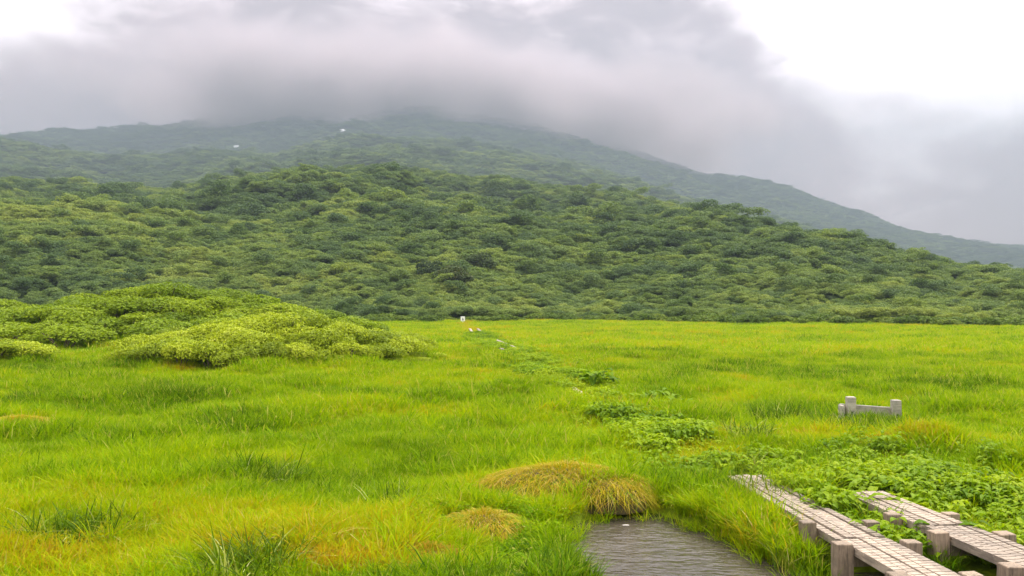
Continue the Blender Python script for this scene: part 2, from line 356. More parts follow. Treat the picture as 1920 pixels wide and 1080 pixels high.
def slope(name, fz, y0, y1, ny, nx=420):
    px = np.linspace(-620, 2560, nx); ys = np.geomspace(y0, y1, ny)
    P, Yy = np.meshgrid(px, ys); X = (P - 960) / FPX * Yy; Z = fz(X, Yy)
    i = np.arange(P.size).reshape(P.shape)
    q = np.stack([i[:-1, :-1], i[:-1, 1:], i[1:, 1:], i[1:, :-1]], -1).reshape(-1, 4)
    return obj(name, mesh_np(name, np.stack([X, Yy, Z], -1).reshape(-1, 3), q, M_slope, True), kind='structure')
slope('hillside', hill_z, 105, 760, 170)
slope('ridge', ridge_z, 1100, 2250, 110)
slope('mountain', mount_z, 2050, 4050, 120)

# ---------------------------------------------------------------- plant meshes (shared data)
def set_attr(me, name, vals):
    a_ = me.attributes.new(name, 'FLOAT', 'POINT'); a_.data.foreach_set('value', np.asarray(vals, np.float32))
def blade_mesh(name, n, rad_, h0, h1, w, lean, curl, seed, mat, centre_out=0.6, droop=0.35):
    rg = np.random.default_rng(seed); V = []; F = []; br = []; bt = []
    for i in range(n):
        a0 = rg.uniform(0, 2 * math.pi); rr = rad_ * math.sqrt(rg.uniform()); bx, by = rr * math.cos(a0), rr * math.sin(a0)
        da = a0 + rg.normal(0, 1.2) if rg.uniform() < centre_out else rg.uniform(0, 2 * math.pi)
        dx, dy = math.cos(da), math.sin(da); h = rg.uniform(h0, h1); ln = abs(rg.normal(lean, lean * 0.5)); cu = abs(rg.normal(curl, curl * 0.6))
        ww = w * rg.uniform(0.7, 1.3); tw = da + math.pi / 2 + rg.normal(0, 0.7); wxx, wyy = math.cos(tw), math.sin(tw); s = len(V); rb = rg.uniform()
        for k, t in enumerate((0, 0.38, 0.72, 1.0)):
            o_ = (ln * t + cu * t * t) * h; z = h * (t - droop * cu * t * t) - 0.02 * (k == 0)
            hw = ww * (1.0, 0.95, 0.62, 0)[k] / 2
            if k < 3:
                V += [(bx + dx * o_ - wxx * hw, by + dy * o_ - wyy * hw, z), (bx + dx * o_ + wxx * hw, by + dy * o_ + wyy * hw, z)]; br += [rb, rb]; bt += [t, t]
            else: V.append((bx + dx * o_, by + dy * o_, z)); br.append(rb); bt.append(t)
        F += [(s, s + 1, s + 3, s + 2), (s + 2, s + 3, s + 5, s + 4), (s + 4, s + 5, s + 6)]
    me = mesh_from(name, V, F, mat); set_attr(me, 'br', br); set_attr(me, 'bt', bt); return me
def leaf_cloud(name, lobes, n, size, mat, seed, flat=0.6, asp=0.6, inner=0.25, stems=None):
    """many small leaf faces spread through the volume of several lobes; lobes: (x, y, z, rx, ry, rz)"""
    rg = np.random.default_rng(seed); V = []; F = []; br = []
    wts = np.array([l[3] * l[4] for l in lobes]); wts = wts / wts.sum()
    pick = rg.choice(len(lobes), n, p=wts)
    for i in range(n):
        l = lobes[pick[i]]; v = rg.normal(size=3); v /= np.linalg.norm(v)
        if v[2] < -0.35: v[2] = -v[2]
        k = 1.0 if rg.uniform() > inner else rg.uniform(0.5, 0.95)
        k *= rg.uniform(0.88, 1.08)
        p = np.array([l[0] + v[0] * l[3] * k, l[1] + v[1] * l[4] * k, l[2] + v[2] * l[5] * k])
        nrm = v * (1 - flat) + np.array([0, 0, 1.0]) * flat + rg.normal(0, 0.38, 3); nrm /= np.linalg.norm(nrm)
        t1 = np.cross(nrm, rg.normal(size=3)); t1 /= np.linalg.norm(t1) + 1e-9; t2 = np.cross(nrm, t1)
        s = size * rg.uniform(0.6, 1.35); a_ = t1 * s * 0.5; b_ = t2 * s * 0.5 * asp; st = len(V)
        V += [tuple(p - a_), tuple(p + b_ - nrm * s * 0.06), tuple(p + a_), tuple(p - b_ - nrm * s * 0.06)]; F.append((st, st + 1, st + 2, st + 3))
        rb = float(np.clip(rg.normal(0.5, 0.25), 0, 1)); br += [rb] * 4
    me = mesh_from(name, V, F, mat); set_attr(me, 'br', br); return me
def crown_lobes(seed, n=6, spread=0.62, rz=0.42, z0=0.55):
    rg = np.random.default_rng(seed); L = [(0, 0, z0, 0.62, 0.62, rz)]
    for i in range(n):
        a_ = rg.uniform(0, 6.283); d_ = rg.uniform(0.35, spread + 0.1); r_ = rg.uniform(0.28, 0.45)
        L.append((d_ * math.cos(a_), d_ * math.sin(a_), z0 + rg.uniform(-0.28, 0.25), r_, r_, r_ * rg.uniform(0.5, 0.75)))
    return L
def broad_mesh(name, n, rad_, ln, wd, seed, mat):
    rg = np.random.default_rng(seed); V = []; F = []; br = []
    for i in range(n):
        a0 = rg.uniform(0, 6.283); rr = rad_ * math.sqrt(rg.uniform()); bx, by = rr * math.cos(a0), rr * math.sin(a0); h = rg.uniform(0.08, 0.26)
        da = a0 + rg.normal(0, 0.7); dx, dy = math.cos(da), math.sin(da); sx, sy = -dy, dx; L_ = ln * rg.uniform(0.6, 1.25); w_ = wd * rg.uniform(0.7, 1.2)
        up = rg.uniform(0.0, 0.75); s = len(V); rb = rg.uniform()
        prof = [(0, 0.10), (0.25, 0.85), (0.55, 1.0), (0.82, 0.6)]
        for t, k in prof:
            z = h + L_ * (up * t - 0.65 * t * t); hw = w_ * k / 2
            for sgn in (-1, 0, 1):
                V.append((bx + dx * L_ * t + sx * hw * sgn, by + dy * L_ * t + sy * hw * sgn, z + abs(sgn) * hw * 0.35)); br.append(rb)
        V.append((bx + dx * L_ * 1.02, by + dy * L_ * 1.02, h + L_ * (up - 0.7))); br.append(rb)
        for k in range(3):
            q = s + 3 * k; F += [(q, q + 1, q + 4, q + 3), (q + 1, q + 2, q + 5, q + 4)]
        F += [(s + 9, s + 10, s + 12), (s + 10, s + 11, s + 12)]
        # stalk
        q = len(V); V += [(bx * 0.4 - 0.004, by * 0.4, -0.03), (bx * 0.4 + 0.004, by * 0.4, -0.03), (bx + 0.004, by, h), (bx - 0.004, by, h)]; br += [rb] * 4; F.append((q, q + 1, q + 2, q + 3))
    me = mesh_from(name, V, F, mat); set_attr(me, 'br', br); return me

def source_set(name, meshes):
    c_ = bpy.data.collections.new(name)
    for i, me in enumerate(meshes):
        o = bpy.data.objects.new('%s_%02d' % (name, i), me); c_.objects.link(o)
    return c_
_trees = {}
def scatter(name, x, y, z, scale, tint, srcs, nsrc, seed, zs=None, tilt=0.12, **props):
    """one object of kind stuff: instances of a few plant meshes on points"""
    rg = np.random.default_rng(seed); n = len(x)
    me = bpy.data.meshes.new(name); me.vertices.add(n)
    me.vertices.foreach_set('co', np.stack([x, y, z], -1).astype(np.float32).ravel())
    rot = np.stack([rg.normal(0, tilt, n), rg.normal(0, tilt, n), rg.uniform(0, 6.283, n)], -1)
    sc = np.stack([scale, scale, scale if zs is None else zs], -1)
    for nm, ty, v, f in (('rot', 'FLOAT_VECTOR', rot, 'vector'), ('scl', 'FLOAT_VECTOR', sc, 'vector'), ('tint', 'FLOAT', np.clip(tint, 0, 1), 'value')):
        at = me.attributes.new(nm, ty, 'POINT'); at.data.foreach_set(f, np.asarray(v, np.float32).ravel())
    at = me.attributes.new('pick', 'INT', 'POINT'); at.data.foreach_set('value', rg.integers(0, nsrc, n).astype(np.int32))
    me.update(); o = obj(name, me, kind='stuff', **props)
    if srcs.name not in _trees:
        g = bpy.data.node_groups.new('scatter ' + srcs.name, 'GeometryNodeTree')
        g.interface.new_socket('Geometry', in_out='INPUT', socket_type='NodeSocketGeometry'); g.interface.new_socket('Geometry', in_out='OUTPUT', socket_type='NodeSocketGeometry')
        gi = g.nodes.new('NodeGroupInput'); go = g.nodes.new('NodeGroupOutput')
        ci = g.nodes.new('GeometryNodeCollectionInfo'); ci.inputs[0].default_value = srcs; ci.inputs[1].default_value = True; ci.inputs[2].default_value = True
        ip = g.nodes.new('GeometryNodeInstanceOnPoints'); ip.inputs['Pick Instance'].default_value = True
        for nm, ty, sk in (('rot', 'FLOAT_VECTOR', 'Rotation'), ('scl', 'FLOAT_VECTOR', 'Scale'), ('pick', 'INT', 'Instance Index')):
            na = g.nodes.new('GeometryNodeInputNamedAttribute'); na.data_type = ty; na.inputs[0].default_value = nm
            g.links.new(na.outputs[0], ip.inputs[sk])
        g.links.new(gi.outputs[0], ip.inputs['Points']); g.links.new(ci.outputs[0], ip.inputs['Instance']); g.links.new(ip.outputs[0], go.inputs[0])
        _trees[srcs.name] = g
    md = o.modifiers.new('scatter', 'NODES'); md.node_group = _trees[srcs.name]
    return o

# ---------------------------------------------------------------- boardwalks
def box_mesh(name, lx, ly, lz, mat, bev=0.006, seed=0):
    """box from z=0 up with chamfered top edges"""
    hx, hy = lx / 2, ly / 2; V = []; F = []
    for z, ins in ((0, 0), (lz - bev, 0), (lz, bev)):
        V += [(-hx + ins, -hy + ins, z), (hx - ins, -hy + ins, z), (hx - ins, hy - ins, z), (-hx + ins, hy - ins, z)]
    for k in range(2):
        for j in range(4): F.append((4 * k + j, 4 * k + (j + 1) % 4, 4 * k + 4 + (j + 1) % 4, 4 * k + 4 + j))
    F += [(8, 9, 10, 11), (3, 2, 1, 0)]
    return mesh_from(name, V, F, mat)
def plank_mesh(name, L_, w_, th_, mat, pitch=0.09, gw=0.020, gd=0.016, phase=0.0):
    """plank along +X with grip grooves cut across its top"""
    xs = [(0.0, 0)]; x_ = pitch * (0.5 + phase)
    rj = random.Random(int(L_ * 1e5) + int(phase * 1e4))
    while x_ < L_ - pitch * 0.4:
        g_ = gw * rj.uniform(0.6, 1.25); dp = rj.choice((1, 1, 1, 0.75, 0.45))
        xs += [(x_, 0), (x_ + 0.002, dp), (x_ + g_ - 0.002, dp), (x_ + g_, 0)]; x_ += pitch * rj.uniform(0.86, 1.14)
    xs.append((L_, 0)); V = []; F = []; hw = w_ / 2; n = len(xs)
    for px_, g in xs:
        zt = -gd * g; V += [(px_, -hw, -th_), (px_, hw, -th_), (px_, hw, zt), (px_, -hw, zt)]
    for k in range(n - 1):
        q = 4 * k; F += [(q + 3, q + 7, q + 6, q + 2), (q, q + 4, q + 7, q + 3), (q + 2, q + 6, q + 5, q + 1), (q + 1, q + 5, q + 4, q)]
    F += [(0, 3, 2, 1), (4 * n - 4, 4 * n - 3, 4 * n - 2, 4 * n - 1)]
    return mesh_from(name, V, F, mat)
def walk_section(p0, p1, ztop, label, posts=(), width=0.54, nplank=5, notch=True, group='boardwalk sections across the marsh', seed=0):
    rg = random.Random(seed); dx, dy = p1[0] - p0[0], p1[1] - p0[1]; L_ = math.hypot(dx, dy)
    t = thing('boardwalk', (p0[0], p0[1], ztop), label, 'boardwalk', group, math.atan2(dy, dx))
    pw = width / nplank
    for k in range(nplank):
        yy = -width / 2 + (k + 0.5) * pw
        pm = plank_mesh('plank', L_ - rg.uniform(0, 0.04), pw - 0.015, 0.085, M_deck, phase=rg.uniform(-0.12, 0.12), pitch=0.09 if notch else 50.0)
        o = obj('plank', pm, t); o.location = (rg.uniform(0, 0.015), yy, rg.uniform(-0.009, 0.009)); o.rotation_euler = (rg.uniform(-.02, .02), rg.uniform(-.003, .003), 0)
    for (u, side, wd, top) in posts:      # distance along, +1 left / -1 right of the walking direction, width, height above deck
        pm = box_mesh('post', wd * 0.92, wd, 0.85 + top, M_post, 0.008); o = obj('post', pm, t)
        o.location = (u, side * (width / 2 + wd / 2 + 0.006), -0.85); o.rotation_euler = (rg.uniform(-.03, .03), rg.uniform(-.03, .03), rg.uniform(-.06, .06))
    for u in sorted({p[0] for p in posts}):
        bm_ = box_mesh('crossbeam', 0.10, width - 0.01, 0.11, M_post); o = obj('crossbeam', bm_, t); o.location = (u, 0, -0.2)
    return t
ZD = 0.275
def along(x0, y0, x1, y1, y): return (x0 + (x1 - x0) * (y - y0) / (y1 - y0), y)
wA = lambda y: along(3.34, 13.3, 3.84, 7.6, y)      # centre line of the left walk
wB = lambda y: along(4.42, 13.0, 5.04, 7.4, y)      # centre line of the right walk
walk_section(wA(9.36), wA(5.2), ZD, 'nearest left boardwalk section beside the pond, grooved grey planks with four posts',
             posts=((0.28, 1, 0.165, 0.03), (0.28, -1, 0.17, 0.03), (1.34, 1, 0.16, 0.02), (1.34, -1, 0.18, 0.04)), seed=1)
walk_section(wA(12.9), wA(9.40), ZD - 0.012, 'left boardwalk section running away into the grass behind two short posts',
             posts=((3.02, 1, 0.15, 0.05), (3.02, -1, 0.15, 0.07)), seed=2)
walk_section(wB(9.78), wB(5.4), ZD + 0.03, 'nearest right boardwalk section at the picture corner beside leafy plants',
             posts=((0.42, 1, 0.17, 0.02), (0.42, -1, 0.16, 0.05), (1.5, 1, 0.19, 0.02), (1.5, -1, 0.17, 0.02)), seed=3)
walk_section(wB(11.6), wB(9.84), ZD + 0.02, 'right boardwalk section half buried under broad green leaves',
             posts=((1.35, 1, 0.15, 0.02), (1.35, -1, 0.15, 0.04)), seed=4)
FARS = [(24.2, 28.0, 0), (47.0, 61.0, 1), (76.0, 94.0, 2)]
for i, (ya, yb, lb) in enumerate(FARS):
    for sd_, side in ((-0.42, 'left'), (0.42, 'right')):
        p0 = (float(path_x(yb)) + sd_, yb); p1 = (float(path_x(ya)) + sd_, ya)
        txt = ['%s one of two pale boards in the grass halfway along the path',
               '%s one of two narrow boards at the bend of the far path',
               '%s one of the farthest two boards, leading to the white sign'][i] % side
        walk_section(p0, p1, max(float(H(p0[0], yb)), float(H(p1[0], ya))) + (0.10, 0.30, 0.29)[i], txt, posts=(), width=0.24, nplank=2, notch=False, seed=20 + 2 * i + (sd_ > 0))

# ---------------------------------------------------------------- barrier and sign, stones
bx, by = G(1634, 790)
t = thing('wooden_barrier', (bx, by, float(H(bx, by))), 'weathered low wooden barrier, two square posts with a plank rail, in tall grass', 'barrier', rz=R(-3))
for xx, hh in ((-0.50, 0.62), (0.54, 0.55)):
    o = obj('post', box_mesh('post', 0.19, 0.18, hh + 0.4, M_barrier, 0.014), t); o.location = (xx, 0, -0.4)
o = obj('rail', box_mesh('rail', 1.30, 0.075, 0.27, M_barrier, 0.008), t); o.location = (-0.08, 0.13, 0.13); o.rotation_euler = (0, R(3.6), 0)
o = obj('end_board', box_mesh('end_board', 0.07, 0.26, 0.30, M_barrier, 0.008), t); o.location = (-0.715, 0.0, 0.12)
for xx, zz_ in ((-0.50, 0.24), (0.54, 0.19)):
    o = obj('bolt', box_mesh('bolt', 0.045, 0.03, 0.045, M_black, 0.006), t); o.location = (xx, -0.095, zz_)
sx_, sy_ = (868 - 960) / FPX * 140, 140.0
t = thing('sign', (sx_, sy_, 0), 'small white square sign on a post at the far end of the path', 'sign')
obj('post', box_mesh('post', 0.09, 0.07, 1.0, M_white, 0.005), t)
o = obj('sign_board', box_mesh('sign_board', 0.68, 0.05, 0.74, M_white, 0.01), t); o.location = (0, -0.07, 0.42)
pg = []; 
V = [(-0.10, 0, 0.12), (0.11, 0, 0.12), (0.11, 0, 0.28), (0.05, 0, 0.33), (0.05, 0, 0.5), (0.0, 0, 0.58), (-0.07, 0, 0.5), (-0.07, 0, 0.3), (-0.10, 0, 0.26)]
o = obj('pictogram', mesh_from('pictogram', V, [tuple(range(9))], M_black), o); o.location = (0, -0.03, 0.0)
def stone_mesh(name, r, seed, mat, flat=0.5):
    import bmesh
    bm_ = bmesh.new(); bmesh.ops.create_icosphere(bm_, subdivisions=2, radius=r); rg = random.Random(seed)
    for v in bm_.verts: v.co = v.co * rg.uniform(0.82, 1.15); v.co.z *= flat
    me = bpy.data.meshes.new(name); bm_.to_mesh(me); bm_.free(); me.materials.append(mat); return me
for i, (px, py, r_, lb) in enumerate([(1172, 983, 0.045, 'small pale stone just showing above the pond water'), (1366, 984, 0.05, 'pale stone at the right bank of the pond'),
                                      (1248, 930, 0.05, 'pale stone at the far corner of the pond')]):
    x, y = G(px, py, WATER_Z); o = obj('stone', stone_mesh('stone', r_ * 0.75, i, M_stone)); o.location = (x, y, WATER_Z + 0.005); o.scale = (1.3, 0.8, 0.4); tag(o, lb, 'stone', 'pale stones by the pond')

# ---------------------------------------------------------------- meadow grass
SRC_short = source_set('short_grass_source', [blade_mesh('short_grass', 46, 0.16, 0.10, 0.26, 0.0105, 0.28, 0.55, 100 + i, M_grass) for i in range(5)])
SRC_tall = source_set('tall_grass_source', [blade_mesh('tall_grass', 34, 0.14, 0.22, 0.52, 0.017, 0.18, 0.45, 120 + i, M_grass, droop=0.5) for i in range(5)])
SRC_wide = source_set('wide_grass_source', [blade_mesh('wide_grass', 26, 0.16, 0.25, 0.5, 0.026, 0.2, 0.5, 180 + i, M_grass, droop=0.6) for i in range(4)])
SRC_far = source_set('far_grass_source', [blade_mesh('far_grass', 42, 0.62, 0.16, 0.46, 0.028, 0.2, 0.4, 140 + i, M_grass) for i in range(5)])
SRC_broad = source_set('broad_leaf_source', [broad_mesh('broad_leaf_plant', 34, 0.16, 0.10, 0.056, 160 + i, M_broad) for i in range(4)])
SRC_herb = source_set('herb_source', [leaf_cloud('herb', [(0, 0, 0.06, 0.17, 0.17, 0.07)], 90, 0.040, M_grass, 170 + i, 0.5, 0.45) for i in range(3)])
for c_ in (SRC_herb,):
    for o in c_.objects: set_attr(o.data, 'bt', np.zeros(len(o.data.vertices)))

# colour patches on the meadow: px, py, half-size in metres across and along, tint, weight
PATCH = [(90, 960, 1.7, 1.6, 0.62, .8), (700, 1000, 1.2, .8, 0.74, .9), (600, 1060, .9, .45, 0.95, 1), (800, 1045, .8, .5, 1.0, 1), (870, 1010, .5, .4, .7, .6),
         (1000, 1030, .75, .8, 0.20, .95), (1080, 900, 1.1, 1.0, .80, 1), (300, 880, 2.2, 1.4, .68, .7), (150, 1060, 1.0, .5, .70, .8), (170, 1000, .8, .6, .22, .8),
         (470, 1060, .9, .4, .18, .8), (480, 910, .9, .6, .22, .7), (560, 780, 2, 1.2, .78, .6), (1090, 840, 1.5, 1.4, .30, .5), (680, 830, 2.5, 1.5, .34, .5),
         (1640, 790, 2.2, 1.6, .12, .8), (1460, 770, 1.6, 1.4, .16, .6), (1240, 650, 14, 8, .62, .4), (1750, 650, 14, 8, .64, .5), (1000, 700, 6, 5, .62, .4),
         (380, 720, 8, 3, .56, .6), (60, 800, 3, 2.5, .74, .7), (1880, 780, 4, 3, .60, .4), (1650, 850, .6, .5, .84, .9), (430, 1040, 1.0, .5, .80, .8), (40, 1040, .8, .5, .84, .8), (330, 985, .9, .5, .78, .7), (700, 1075, .8, .3, 1.0, 1), (230, 930, 1.0, .5, .80, .6), (1700, 730, 5, 2, .2, .5), (1250, 720, 3, 2, .28, .5), (900, 740, 3, 2, .30, .5), (560, 840, 1.5, .8, .2, .7), (880, 890, 1.0, .5, .24, .6), (300, 800, 1.5, .8, .25, .6), (960, 960, .9, .3, .5, .3)]
PATCH = [(*G(p, q), rx, ry, tt, w) for p, q, rx, ry, tt, w in PATCH]
def meadow_tint(x, y):
    f = 0.43 + 0.85 * (fbm(x / 2.2, y / 2.2, 3, 200) - 0.5) + 0.45 * (fbm(x / 9, y / 9, 3, 210) - 0.5)
    f = f + 0.30 * (fbm(x / 0.6, y / 0.6, 2, 220) - 0.5)
    for cx, cy_, rx, ry, tt, w in PATCH:
        k = w * np.exp(-0.9 * ell(x, y, cx, cy_, rx, ry) ** 2); f = f * (1 - k) + tt * k
    pk = 0.8 * np.exp(-((x - path_x(y)) / 1.3) ** 2) * (y > 14); f = f * (1 - pk) + (0.76 + 0.5 * (fbm(x / .8, y / .8, 2, 333) - .5)) * pk
    return f + np.random.default_rng(len(f)).normal(0, 0.09, len(f))
def on_walk(x, y, m=0.0):
    a_ = np.abs(x - np.interp(y, [7.6, 13.3], [3.84, 3.34])) < 0.30 + m
    b_ = np.abs(x - np.interp(y, [7.4, 13.0], [5.04, 4.42])) < 0.30 + m
    near = (a_ & (y < 13.4)) | (b_ & (y < 12.6))
    far = np.zeros(np.shape(x), bool)
    for ya, yb, _ in FARS:
        px_ = path_x(y); far |= (y > ya - 2.0) & (y < yb) & ((np.abs(x - px_ - 0.42) < 0.20) | (np.abs(x - px_ + 0.42) < 0.20))
    return near | far
def trod(x, y, rg, p=0.88):
    """grass worn away along the path"""
    return (y > 13) & (y < 100) & (np.abs(x - path_x(y)) < 0.62 + 0.006 * y) & (rg.uniform(size=len(x)) < p)
def field(n, y0, y1, seed, spread=0.70, extra=1.5):
    rg = np.random.default_rng(seed); y = np.sqrt(rg.uniform(y0 ** 2, y1 ** 2, n)); x = rg.uniform(-1, 1, n) * (spread * y + extra)
    return x, y, rg
BROAD = [(1560, 925, .5, 1.7), (1720, 925, .9, 1.4), (1850, 960, 1.2, 1.3), (1640, 885, 1.2, 0.9), (1880, 1000, .8, 1.0)]
BROAD = [(*G(p, q), rx, ry) for p, q, rx, ry in BROAD]
def broadness(x, y):
    k = 0
    for cx, cy_, rx, ry in BROAD: k = np.maximum(k, np.exp(-0.8 * ell(x, y, cx, cy_, rx, ry) ** 2))
    bt_ = (y > 9.3) & (y < 12.3) & (x > np.interp(y, [7.6, 13.3], [3.84, 3.34]) + 0.28) & (x < np.interp(y, [7.4, 13.0], [5.04, 4.42]) - 0.28)
    k = np.maximum(k, bt_ * 0.9)
    return k * (0.5 + 1.6 * (fbm(x * 1.4, y * 1.4, 2, 300) - 0.38))
def shrubby(x, y):
    k = np.zeros(np.shape(x))
    k = np.maximum(k, ell(x, y, -11.0, 42.3, 7.2, 6.0, 0.1) < 0.86); k = np.maximum(k, ell(x, y, -24.5, 66.0, 14, 11, -.12) < 0.9)
    return k > 0.5
CLUMPS = [(*G(p, q), r_) for p, q, r_ in ((500, 915, .45), (735, 950, .35), (470, 1085, .45), (150, 1010, .55), (1455, 790, .5), (1540, 812, .6), (1625, 812, .7), (1710, 812, .6), (1400, 840, .45), (1330, 885, .3))]
def bare(x, y):
    k = np.zeros(np.shape(x), bool)
    for cx, cy_, r_ in CLUMPS: k |= np.hypot(x - cx, y - cy_) < r_ * 0.85
    for cx, cy_, rx, ry, h, tt, lb in TUS:
        if tt > 0.66: k |= ell(x, y, cx, cy_ - 0.15 * ry, rx, ry) + 0.5 * (fbm(x * 3, y * 3, 2, 260) - 0.5) < 0.84
    return k
def tallness(x, y): return sstep(0.46, 0.68, fbm(x / 1.9 + 40, y / 1.9, 3, 230))

def edge_wob(px): return 22 * (fbm(np.asarray(px, float) / 70, np.asarray(px, float) * 0 + 3.3, 3, 370) - 0.55)
x, y, rg = field(30000, 6.0, 17.0, 31)
ok = ~bare(x, y) & (pond_d(x, y) > 1.06) & ~on_walk(x, y, 0.02) & (rg.uniform(size=len(x)) > broadness(x, y) * 1.1)
herb = np.exp(-ell(x, y, *G(985, 1040), 0.75, 1.0) ** 2) + 0.4 * np.exp(-ell(x, y, *G(720, 985), 0.8, 0.7) ** 2) + 0.35 * (fbm(x / 1.2, y / 1.2, 2, 250) > 0.6)
isherb = rg.uniform(size=len(x)) < herb
s_ = ok & ~isherb; xs, ys = x[s_], y[s_]
scatter('meadow_grass', xs, ys, H(xs, ys), rg.uniform(0.7, 1.25, len(xs)), meadow_tint(xs, ys), SRC_short, 5, 1)
s_ = ok & isherb; xs, ys = x[s_], y[s_]
scatter('meadow_herbs', xs, ys, H(xs, ys), rg.uniform(0.7, 1.3, len(xs)), meadow_tint(xs, ys) * 0.8, SRC_herb, 3, 2)
x, y, rg = field(34000, 6.0, 30.0, 32)
tl = tallness(x, y)
ok = ~bare(x, y) & (pond_d(x, y) > 1.08) & ~trod(x, y, rg, 0.85) & ~on_walk(x, y, 0.0) & (rg.uniform(size=len(x)) < 0.12 + 0.85 * tl) & (rg.uniform(size=len(x)) > broadness(x, y) * 0.9)
ok &= np.exp(-ell(x, y, *G(985, 1040), 0.75, 1.0) ** 2) < 0.5
xs, ys, tl = x[ok], y[ok], tl[ok]
scatter('tall_sedge_grass', xs, ys, H(xs, ys) - 0.02, rg.uniform(0.6, 0.95, len(xs)) + 0.25 * tl, meadow_tint(xs, ys) * 0.8 + 0.06 - 0.14 * tl, SRC_tall, 5, 3)
x, y, rg = field(42000, 15.5, 48.0, 33)
ok = ~on_walk(x, y, 0.02) & ~shrubby(x, y) & ~trod(x, y, rg) & ~bare(x, y)
xs, ys = x[ok], y[ok]
scatter('meadow_grass', xs, ys, H(xs, ys), rg.uniform(0.45, 0.8, len(xs)) * (0.7 + 0.7 * tallness(xs, ys)), meadow_tint(xs, ys) - 0.12 * tallness(xs, ys), SRC_far, 5, 4)
x, y, rg = field(52000, 46.0, 172.0, 34)
ok = ~on_walk(x, y, 0.02) & ~shrubby(x, y) & ~trod(x, y, rg, 0.85) & (y < col_of(EDGE, bear(x, y)) + 6)
xs, ys = x[ok], y[ok]
zs_ = rg.uniform(0.5, 0.95, len(xs))
scatter('meadow_grass', xs, ys, H(xs, ys), zs_ * 1.5, meadow_tint(xs, ys) + 0.02, SRC_far, 5, 5, zs=zs_)
x, y, rg = field(13000, 12.0, 46.0, 37)
tl = tallness(x * 1.3 + 9, y * 1.3)
ok = (rg.uniform(size=len(x)) < 0.05 + 0.9 * tl) & ~on_walk(x, y, 0.2) & ~shrubby(x, y) & (pond_d(x, y) > 1.15) & ~bare(x, y) & (rg.uniform(size=len(x)) > broadness(x, y)) & ~trod(x, y, rg, 0.9)
xs, ys = x[ok], y[ok]
scatter('tall_sedge_grass', xs, ys, H(xs, ys) - 0.02, rg.uniform(0.6, 1.1, len(xs)), meadow_tint(xs, ys) * 0.7 + 0.05, SRC_wide, 4, 8)
rg = np.random.default_rng(38); x = rg.uniform(-0.8, 6.0, 9000); y = rg.uniform(5.5, 13, 9000); pd_ = pond_d(x, y)
foot = (x > 2.95) & (x < 5.4) & (y > 7.6) & (y < 9.9) & (rg.uniform(size=9000) < 0.22)
ok = (pd_ > 0.80) & (pd_ < 1.12) & (rg.uniform(size=9000) < 0.04 + 0.5 * sstep(0.84, 1.08, pd_) * (fbm(x * 1.5, y * 1.5, 2, 345) > 0.42)) | foot
ok &= ~on_walk(x, y, 0.03)
xs, ys = x[ok], y[ok]
scatter('pond_edge_reeds', xs, ys, np.maximum(H(xs, ys), WATER_Z - 0.1), rg.uniform(0.45, 0.85, len(xs)), meadow_tint(xs, ys) * 0.8, SRC_tall, 5, 9)
# broad leaved ground cover by the walks and along the path
x, y, rg = field(22000, 7.5, 22.0, 35)
ok = (rg.uniform(size=len(x)) < broadness(x, y)) & ~on_walk(x, y, 0.0) & (pond_d(x, y) > 1.02)
xs, ys = x[ok], y[ok]
scatter('broadleaf_ground_cover', xs, ys, H(xs, ys) + 0.02, rg.uniform(0.7, 1.35, len(xs)), 0.6 + 0.9 * (fbm(xs, ys, 2, 310) - 0.5) + rg.normal(0, 0.15, len(xs)), SRC_broad, 4, 6)
rg = np.random.default_rng(36); y = np.sqrt(rg.uniform(13.2 ** 2, 85 ** 2, 6500)); x = path_x(y) + rg.normal(0, 0.85, len(y)) + 0.5 * (fbm(y / 3, y * 0, 2, 340) - 0.5)
ok = ~on_walk(x, y, 0.05) | (rg.uniform(size=len(x)) < 0.06)
xs, ys = x[ok], y[ok]
scatter('path_herbs', xs, ys, H(xs, ys) + 0.02, rg.uniform(0.45, 0.95, len(xs)), 0.66 + 1.5 * (fbm(xs / 1.6, ys / 1.6, 2, 320) - 0.5), SRC_broad, 4, 7)
rg = np.random.default_rng(39); y = np.sqrt(rg.uniform(13.3 ** 2, 78 ** 2, 7000)); x = path_x(y) + rg.normal(0, 0.48, len(y))
ok = (fbm(x / 0.8, y / 1.1, 2, 350) > 0.50) & ~on_walk(x, y, 0.15); xs, ys = x[ok], y[ok]
scatter('path_herbs', xs, ys, H(xs, ys) + 0.02, rg.uniform(0.85, 1.5, len(xs)), np.clip(0.10 + 0.9 * fbm(xs / 1.1, ys / 1.1, 2, 360) + rg.normal(0, 0.15, len(xs)), 0, 1), SRC_broad, 4, 10)

